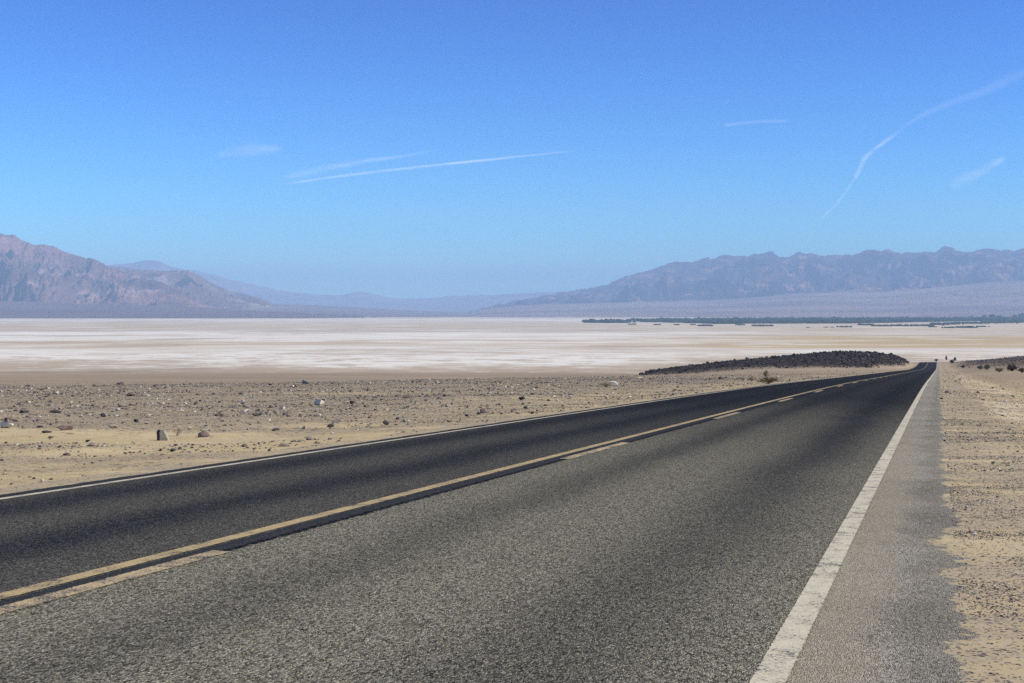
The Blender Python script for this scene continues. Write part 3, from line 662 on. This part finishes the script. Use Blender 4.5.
FT = [(971, 318.6, 5, 2.6, 'leftmost small tree of the row rising above the belt at right'), (984, 318.6, 6, 3.2, 'second tree from the left in the row above the belt'), (992, 318.6, 7, 4, 'broad tree in the middle of the row above the belt'),
      (999, 318.6, 5, 3.4, 'tree touching the right side of the broad middle one above the belt'), (1015, 318.4, 6, 3.6, 'tree standing apart near the right border above the belt'), (1023, 318.4, 9, 5, 'tallest far tree cut by the right border of the photo')]
for i, (px, py, w, h, L_) in enumerate(FT):
    X0, Y0 = floorpt(px, py); wm, hm = w*Y0/F, h*Y0/F; rng = np.random.default_rng(300+i); root = empty('far_tree', (X0, Y0, ZF), L_, 'tree', 'trees rising behind the belt')
    V, Fc = [], []; tube(V, Fc, (0, 0, -1), (0, 0, hm*.6), hm*.04, hm*.02, 6)
    for j in range(5): tube(V, Fc, (0, 0, hm*.35), (rng.uniform(-.35, .35)*wm, rng.uniform(-.3, .3)*wm, hm*.7), hm*.02, hm*.01, 4)
    mesh_np('trunk', V, Fc, TRK, parent=root)
    n_ = 60; P_ = rng.normal(0, 1, (n_, 3)); P_ /= np.linalg.norm(P_, axis=1)[:, None]; P_ *= rng.random((n_, 1))**.4; P_ = P_*np.array([wm*.45, wm*.4, hm*.33])+np.array([0, 0, hm*.6])
    Vb, Fb = blobs(P_, rng.uniform(.06, .13, n_)*wm+1, 400+i); mesh_np('crown', Vb, Fb, MES, parent=root)

# ================================================================ MOUNTAINS
def mountain(name, crest, foot, toe_Y, foot_Y, crest_Y, mat, px0, px1, nc_, nr_f, seed, amp=.35, sx=900., toe_drop=True, ap_rel=.0, back=.25, gul=1.0, jag=3.0):
    cf = mono(*zip(*crest)); ff = mono(*zip(*foot)); px = np.linspace(px0, px1, nc_); a_ = (px-512)/F
    rows = []; rocks = []
    toeY = toe_Y(px) if callable(toe_Y) else np.full(nc_, float(toe_Y))
    fY = foot_Y(px) if callable(foot_Y) else np.full(nc_, float(foot_Y)); cY = crest_Y(px) if callable(crest_Y) else np.full(nc_, float(crest_Y))
    jag_ = (fbm(px/7, px*0+seed, 3, seed+70)-.5)*jag+(fbm(px/2.2, px*0, 2, seed+71)-.5)*jag*.4; zc = H+(HOR-cf(px)+jag_)/F*cY; zfo = H+(HOR-ff(px))/F*fY; zfo = np.minimum(zfo, zc-1)
    na = 40
    for i in range(na):         # apron
        v = i/na; Y = toeY+(fY-toeY)*v; X = a_*Y; z = (ZF-3)+(zfo-(ZF-3))*v**1.15
        z = z+(fbm(X/350, Y/900, 4, seed+5)-.5)*.10*np.abs(zfo-ZF)*math.sin(math.pi*v)
        rows.append(np.stack([X, Y, z], -1)); rocks.append(np.full(nc_, 0.0+.35*v**3))
    for i in range(nr_f+1):     # rock face
        v = i/nr_f; Y = fY+(cY-fY)*v; X = a_*Y; hh = zc-zfo
        pr = .22*v+.78*(v**1.25)
        big_ = ridged(X/sx+3.1*fbm(X/sx/2, Y/sx/2, 2, seed+40), Y/(sx*2.2)+.8*fbm(X/sx, Y/sx/2, 2, seed+41), 7, seed); sml = ridged(X/(sx*.28), Y/(sx*.5), 5, seed+9)
        env = (min(1, v*7))*(1-v**3)
        z = zfo+hh*pr+hh*amp*env*(1.3*(big_-.42)+.35*gul*(sml-.4))
        # keep below the sightline to the crest so the skyline stays as traced
        lim = H+(zc-H)/cY*Y-(1-v)*.02*hh; over = z-lim; z = np.where(over > 0, lim-np.abs(over)*.3, z)
        rows.append(np.stack([X, Y, z], -1)); rocks.append(np.full(nc_, min(1., .45+v*5)))
    for i in range(1, 9):       # far side
        v = i/8; Y = cY*(1+back*v); X = a_*Y; z = zc*(1-v**.8)+(ZF-3)*v**.8
        rows.append(np.stack([X, Y, z], -1)); rocks.append(np.ones(nc_))
    V = np.stack(rows); print('TOP', name, V[..., 2].max(), V[..., 1].max()); return mesh_np(name, V.reshape(-1, 3), grid_faces(len(rows), nc_), mat, kind='structure', smooth=True, attrs={'rock': np.concatenate(rocks)})
mA = mat_mountain('left_range_rock', (.36, .19, .15), (.15, .095, .09), (.52, .33, .27), ((.17, .105, .09), (.22, .145, .115), (.32, .225, .185)))
mB = mat_mountain('spur_rock', (.20, .12, .10), (.30, .20, .155), (.44, .34, .27), ((.24, .18, .16), (.30, .24, .21), (.38, .32, .28)))
mC = mat_mountain('far_rock', (.30, .27, .26), (.24, .22, .22), (.38, .34, .32), ((.25, .2, .17), (.3, .25, .2), (.4, .33, .28)))
mD = mat_mountain('right_range_rock', (.10, .060, .055), (.015, .014, .020), (.46, .27, .20), ((.27, .20, .18), (.42, .31, .26), (.10, .08, .09)))
crestA = [(-130, 228), (-60, 231), (-20, 232), (0, 233.3), (13, 235.5), (25, 240.6), (36, 245), (50, 245.3), (60, 250), (83, 257), (103, 263), (113, 269), (130, 273), (146, 278), (166, 285), (186, 295), (203, 304), (212, 307.3), (240, 309.8), (300, 312.6), (360, 315.4), (430, 318.4)]
footA = [(-130, 298), (0, 301), (100, 304.5), (203, 307.5), (240, 310), (300, 312.9), (360, 315.7), (430, 318.7)]
mountain('left_mountain_range', crestA, footA, 7600, 9300, lambda p: 12200-np.clip(p-60, 0, 160)*16, mA, -130, 430, 640, 170, 1, amp=.64, sx=380)
crestB = [(100, 268), (126, 267), (146, 270), (173, 270.3), (186, 270.5), (199, 275), (213, 283), (226, 290.5), (243, 294), (259, 298), (270, 304), (278, 309)]
footB = [(100, 305), (180, 307.5), (230, 309.5), (278, 310.5)]
mountain('left_mountain_spur', crestB, footB, 9200, 11200, 13200, mB, 95, 278, 300, 130, 13, amp=.64, sx=400)
# long dark fan running out from the left range across to the middle
def fan(name, top, toe_Y, top_Y, mat, px0, px1, seed, nc_=300, n_=50):
    tf = mono(*zip(*top)); px = np.linspace(px0, px1, nc_); a_ = (px-512)/F; rows = []
    for i in range(n_):
        v = i/(n_-1); Y = toe_Y+(top_Y-toe_Y)*v; X = a_*Y; zt = H+(HOR-tf(px))/F*top_Y; z = (ZF-2)+(zt-ZF+2)*v**1.1+(fbm(X/260, np.full(nc_, Y/900.), 4, seed)-.5)*5*math.sin(math.pi*v)
        rows.append(np.stack([X, np.full(nc_, Y), z], -1))
    for v in (.3, 1.0): Y = top_Y*(1+.12*v); rows.append(np.stack([a_*Y, np.full(nc_, Y), zt*(1-v)+(ZF-3)*v], -1))
    V = np.stack(rows); return mesh_np(name, V.reshape(-1, 3), grid_faces(len(rows), nc_), mat, kind='structure', smooth=True, attrs={'rock': np.zeros(len(rows)*nc_)})
mF = mat_mountain('fan_gravel', (.1, .08, .07), (.1, .08, .07), (.1, .08, .07), ((.26, .19, .17), (.33, .25, .22), (.40, .31, .28)))
mG = mat_mountain('low_hill_gravel', (.1, .08, .07), (.1, .08, .07), (.1, .08, .07), ((.10, .085, .085), (.12, .10, .095), (.14, .11, .10)))
fan('alluvial_fan', [(190, 303), (260, 303.5), (300, 304.5), (340, 306.4), (406, 310), (470, 312.4), (540, 314.5), (600, 316.5), (640, 318)], 8600, 14000, mF, 190, 640, 4)
fan('low_dark_hills', [(425, 317.8), (450, 314), (466, 312.3), (474, 311), (484, 309.8), (536, 310), (575, 311), (600, 312.5), (640, 315), (680, 317.8)], 12000, 14800, mG, 425, 680, 8)
crestC = [(20, 272), (60, 270), (110, 265), (133, 262.5), (150, 260), (160, 261.5), (170, 266), (200, 271.5), (233, 280), (266, 287.5), (289, 291.5), (320, 294.5), (339, 295), (360, 291.5), (373, 294), (390, 298), (416, 298.5), (450, 296), (486, 295), (513, 294), (540, 292.5), (566, 291), (600, 287), (640, 284)]
mountain('far_mountain_range', crestC, [(20, 306), (640, 307)], 19500, 21500, 23800, mC, 20, 640, 360, 70, 22, amp=.35, sx=900, back=.1, jag=1.5)
crestD = [(430, 317.5), (465, 312), (500, 304), (530, 298), (566, 292), (589, 288), (606, 285), (622, 278), (639, 273), (659, 267), (672, 263), (690, 262), (700, 260), (708, 257.5), (712, 259), (723, 255), (738, 257), (750, 255), (760, 255), (771, 252), (780, 256.5), (788, 257), (800, 252.5), (810, 253.5), (820, 255), (843, 255), (856, 254), (862, 251), (868, 249), (879, 250.5), (889, 250), (896, 252.5), (909, 252), (929, 252), (935, 252.5), (940, 249.5), (946, 246.5), (952, 247), (959, 251.5), (969, 251), (989, 249), (1000, 250), (1012, 250), (1019, 249), (1060, 247), (1150, 243)]
footD = [(430, 318), (500, 307), (600, 303), (640, 302), (700, 301), (760, 297), (820, 293), (880, 292), (940, 287), (1000, 281), (1060, 280), (1150, 278)]
mountain('right_mountain_range', crestD, footD, 8600, 13500, 18000, mD, 430, 1150, 840, 180, 33, amp=.62, sx=760, back=.2)
# small dark hills standing on the right fan
def knoll(px, py, wpx, hpx, Y, seed):
    n_ = 40; w = wpx*Y/F; h = hpx*Y/F; X0 = (px-512)/F*Y; zb = H+(HOR-py)/F*Y
    gx, gy = np.meshgrid(np.linspace(-1, 1, n_), np.linspace(-1, 1, n_)); e = np.clip(1-gx**2-gy**2, 0, 1)**.8; z = e*h*(.5+1.0*fbm(gx*3+9, gy*3, 4, seed))-h*.15
    mesh_np('low_hill', np.stack([X0+gx*w/2, Y+gy*w*.4, zb+z], -1).reshape(-1, 3), grid_faces(n_, n_), mG, kind='structure', smooth=True, attrs={'rock': np.zeros(n_*n_)})
knoll(960, 298.5, 52, 5, 11900, 1); knoll(1008, 299, 42, 4.5, 11850, 2); knoll(985, 300.6, 34, 2.2, 11570, 3); knoll(1003, 287.5, 22, 3, 13140, 4)

# ================================================================ SKY THINGS
ALT = 2600.
def contrail(pts, widths, alpha_, label, cat='contrail', name='contrail'):
    pts = np.array(pts, float); L_ = np.concatenate([[0], np.cumsum(np.hypot(*np.diff(pts, axis=0).T))]); n_ = 60
    t = np.linspace(0, L_[-1], n_); fx = mono(L_, pts[:, 0])(t); fy = mono(L_, pts[:, 1])(t); wd = np.interp(t, L_, widths)*1.5
    def up(px, py): Y = (ALT-H)*F/(HOR-py); return np.stack([(px-512)/F*Y, Y], -1)
    dx = np.gradient(fx); dy = np.gradient(fy); q = np.hypot(dx, dy); nx, ny = -dy/q, dx/q
    A = up(fx-nx*wd, fy-ny*wd); B = up(fx+nx*wd, fy+ny*wd); m = 7; V = []; uv = []
    wid = np.hypot(*(A-B).T)
    for lay in (1, -1):
        for j in range(m):
            v = j/(m-1); p = A*(1-v)+B*v; zz = ALT+lay*np.minimum(wid*.02, 8)*math.sqrt(max(0, 1-(2*v-1)**2))
            V.append(np.column_stack([p, zz])); uv.append(np.column_stack([t/L_[-1], np.full(n_, v)]))
    V = np.concatenate(V); uv = np.concatenate(uv); g1 = grid_faces(m, n_); 
    return mesh_np(name, V, np.concatenate([g1, g1[:, ::-1]+m*n_]), mat_cloud(name+'_vapour', alpha_*.42), uv=uv, smooth=True, label=label, cat=cat)
contrail([(278, 185), (333, 177), (419, 167), (505, 158), (581, 150)], [1.0, 1.3, 1.3, 1.1, .9], .50, 'long thin straight white contrail, the lower of the two parallel ones at left')
contrail([(278, 178), (313, 171), (356, 162.5), (403, 156), (440, 149.5)], [3.0, 4.5, 3.0, 1.5, 1.0], .22, 'broader fuzzy contrail just above the long thin one')
contrail([(214, 155), (235, 152), (251, 150), (285, 148)], [3, 6, 7, 3], .16, 'faint smudge of cloud at the left of the two parallel contrails', 'cloud', 'cloud_wisp')
contrail([(815, 224), (836, 204.5), (849, 187), (858, 173), (864.5, 158.6), (877, 147.5), (890, 138), (903, 128)], [1.0, 1.5, 1.5, 2.4, 3.0, 2.0, 2.0, 1.4], .24, 'wavy contrail climbing steeply above the right mountains')
contrail([(890, 137), (921, 116), (953, 101.6), (985, 90.5), (1004, 81), (1040, 66)], [2, 3, 4, 5, 5.5, 5], .085, 'pale spreading contrail reaching the upper right border')
contrail([(720, 125.5), (754, 122), (792, 121)], [1.8, 2, 1.4], .17, 'short faint streak of cloud right of the centre of the sky', 'cloud', 'cloud_wisp')
contrail([(948, 188), (962, 180), (978, 173), (1008, 156)], [5, 6.5, 5.5, 3], .19, 'slanting feathery wisp of cloud at right under the spreading contrail', 'cloud', 'cloud_wisp')
contrail([(807, 243), (811, 236), (815, 228)], [1.4, 1.6, 1.2], .12, 'tiny faint fragment of contrail just above the right mountain crest')

# ---- haze
s = NT('desert_haze')
pv = s.n('VolumePrincipled'); pv.inputs['Color'].default_value = (.49, .71, 1.0, 1); pv.inputs['Density'].default_value = HAZE if 'HAZE' in globals() else 6.9e-5
pv.inputs['Anisotropy'].default_value = 0; pv.inputs['Absorption Color'].default_value = (0, 0, 0, 1)
s.t.links.new(pv.outputs[0], s.out.inputs['Volume'])
x0, x1, y0, y1, z0, z1 = -32000, 32000, -600, 34000, ZF-60, 860
Vh = [(x, y, z) for z in (z0, z1) for y in (y0, y1) for x in (x0, x1)]
mesh_np('haze', Vh, [(0, 2, 3, 1), (4, 5, 7, 6), (0, 1, 5, 4), (2, 6, 7, 3), (0, 4, 6, 2), (1, 3, 7, 5)], s.m, kind='stuff', label='pale blue desert haze filling the valley air', cat='haze')

# ================================================================ LIGHT, SKY, CAMERA
EL, AZ = math.radians(42), math.radians(102)      # azimuth clockwise from +Y (view direction)
d = (math.sin(AZ)*math.cos(EL), math.cos(AZ)*math.cos(EL), math.sin(EL))
sun = bpy.data.lights.new('sun', 'SUN'); sun.energy = 5.0; sun.angle = math.radians(.53); sun.color = (1, .95, .79)
so = bpy.data.objects.new('sun', sun); C.objects.link(so); so.rotation_euler = Vector(d).to_track_quat('Z', 'Y').to_euler(); so.location = (40, -40, 60)
w = bpy.data.worlds.new('World'); scene.world = w; w.use_nodes = True; nt = w.node_tree
bg = nt.nodes['Background']; sk = nt.nodes.new('ShaderNodeTexSky'); sk.sky_type = 'NISHITA'; sk.sun_disc = False
sk.sun_elevation = EL; sk.sun_rotation = AZ; sk.altitude = 0; sk.air_density = 1.0; sk.dust_density = 0.05; sk.ozone_density = 4.0
hs = nt.nodes.new('ShaderNodeHueSaturation'); hs.inputs['Saturation'].default_value = 1.05; hs.inputs['Value'].default_value = 1.0; gm = nt.nodes.new('ShaderNodeGamma'); gm.inputs[1].default_value = 1.9; tn = nt.nodes.new('ShaderNodeMix'); tn.data_type = 'RGBA'; tn.blend_type = 'MULTIPLY'; tn.inputs[0].default_value = 1; tn.inputs[7].default_value = (.105, .20, .28, 1)
nt.links.new(sk.outputs[0], hs.inputs['Color']); nt.links.new(hs.outputs[0], gm.inputs[0]); nt.links.new(gm.outputs[0], tn.inputs[6]); nt.links.new(tn.outputs[2], bg.inputs[0]); bg.inputs[1].default_value = .11
cam = bpy.data.cameras.new('camera'); co = bpy.data.objects.new('camera', cam); C.objects.link(co); scene.camera = co
co.location = (0, 0, H); co.rotation_euler = (math.radians(90), 0, 0); cam.sensor_width = 36; cam.lens = F/W*36; cam.shift_y = (HOR-HT/2)/W; cam.clip_start = .1; cam.clip_end = 300000
scene.view_settings.view_transform = 'Standard'; scene.view_settings.look = 'None'; scene.view_settings.gamma = 1; scene.view_settings.use_curve_mapping = False; scene.view_settings.exposure = .1
scene.cycles.volume_bounces = 1; scene.cycles.max_bounces = 6; scene.cycles.diffuse_bounces = 2; scene.cycles.transparent_max_bounces = 12
scene.cycles.use_denoising = False; scene.cycles.sample_clamp_indirect = 2.0; scene.cycles.sample_clamp_direct = 12.0
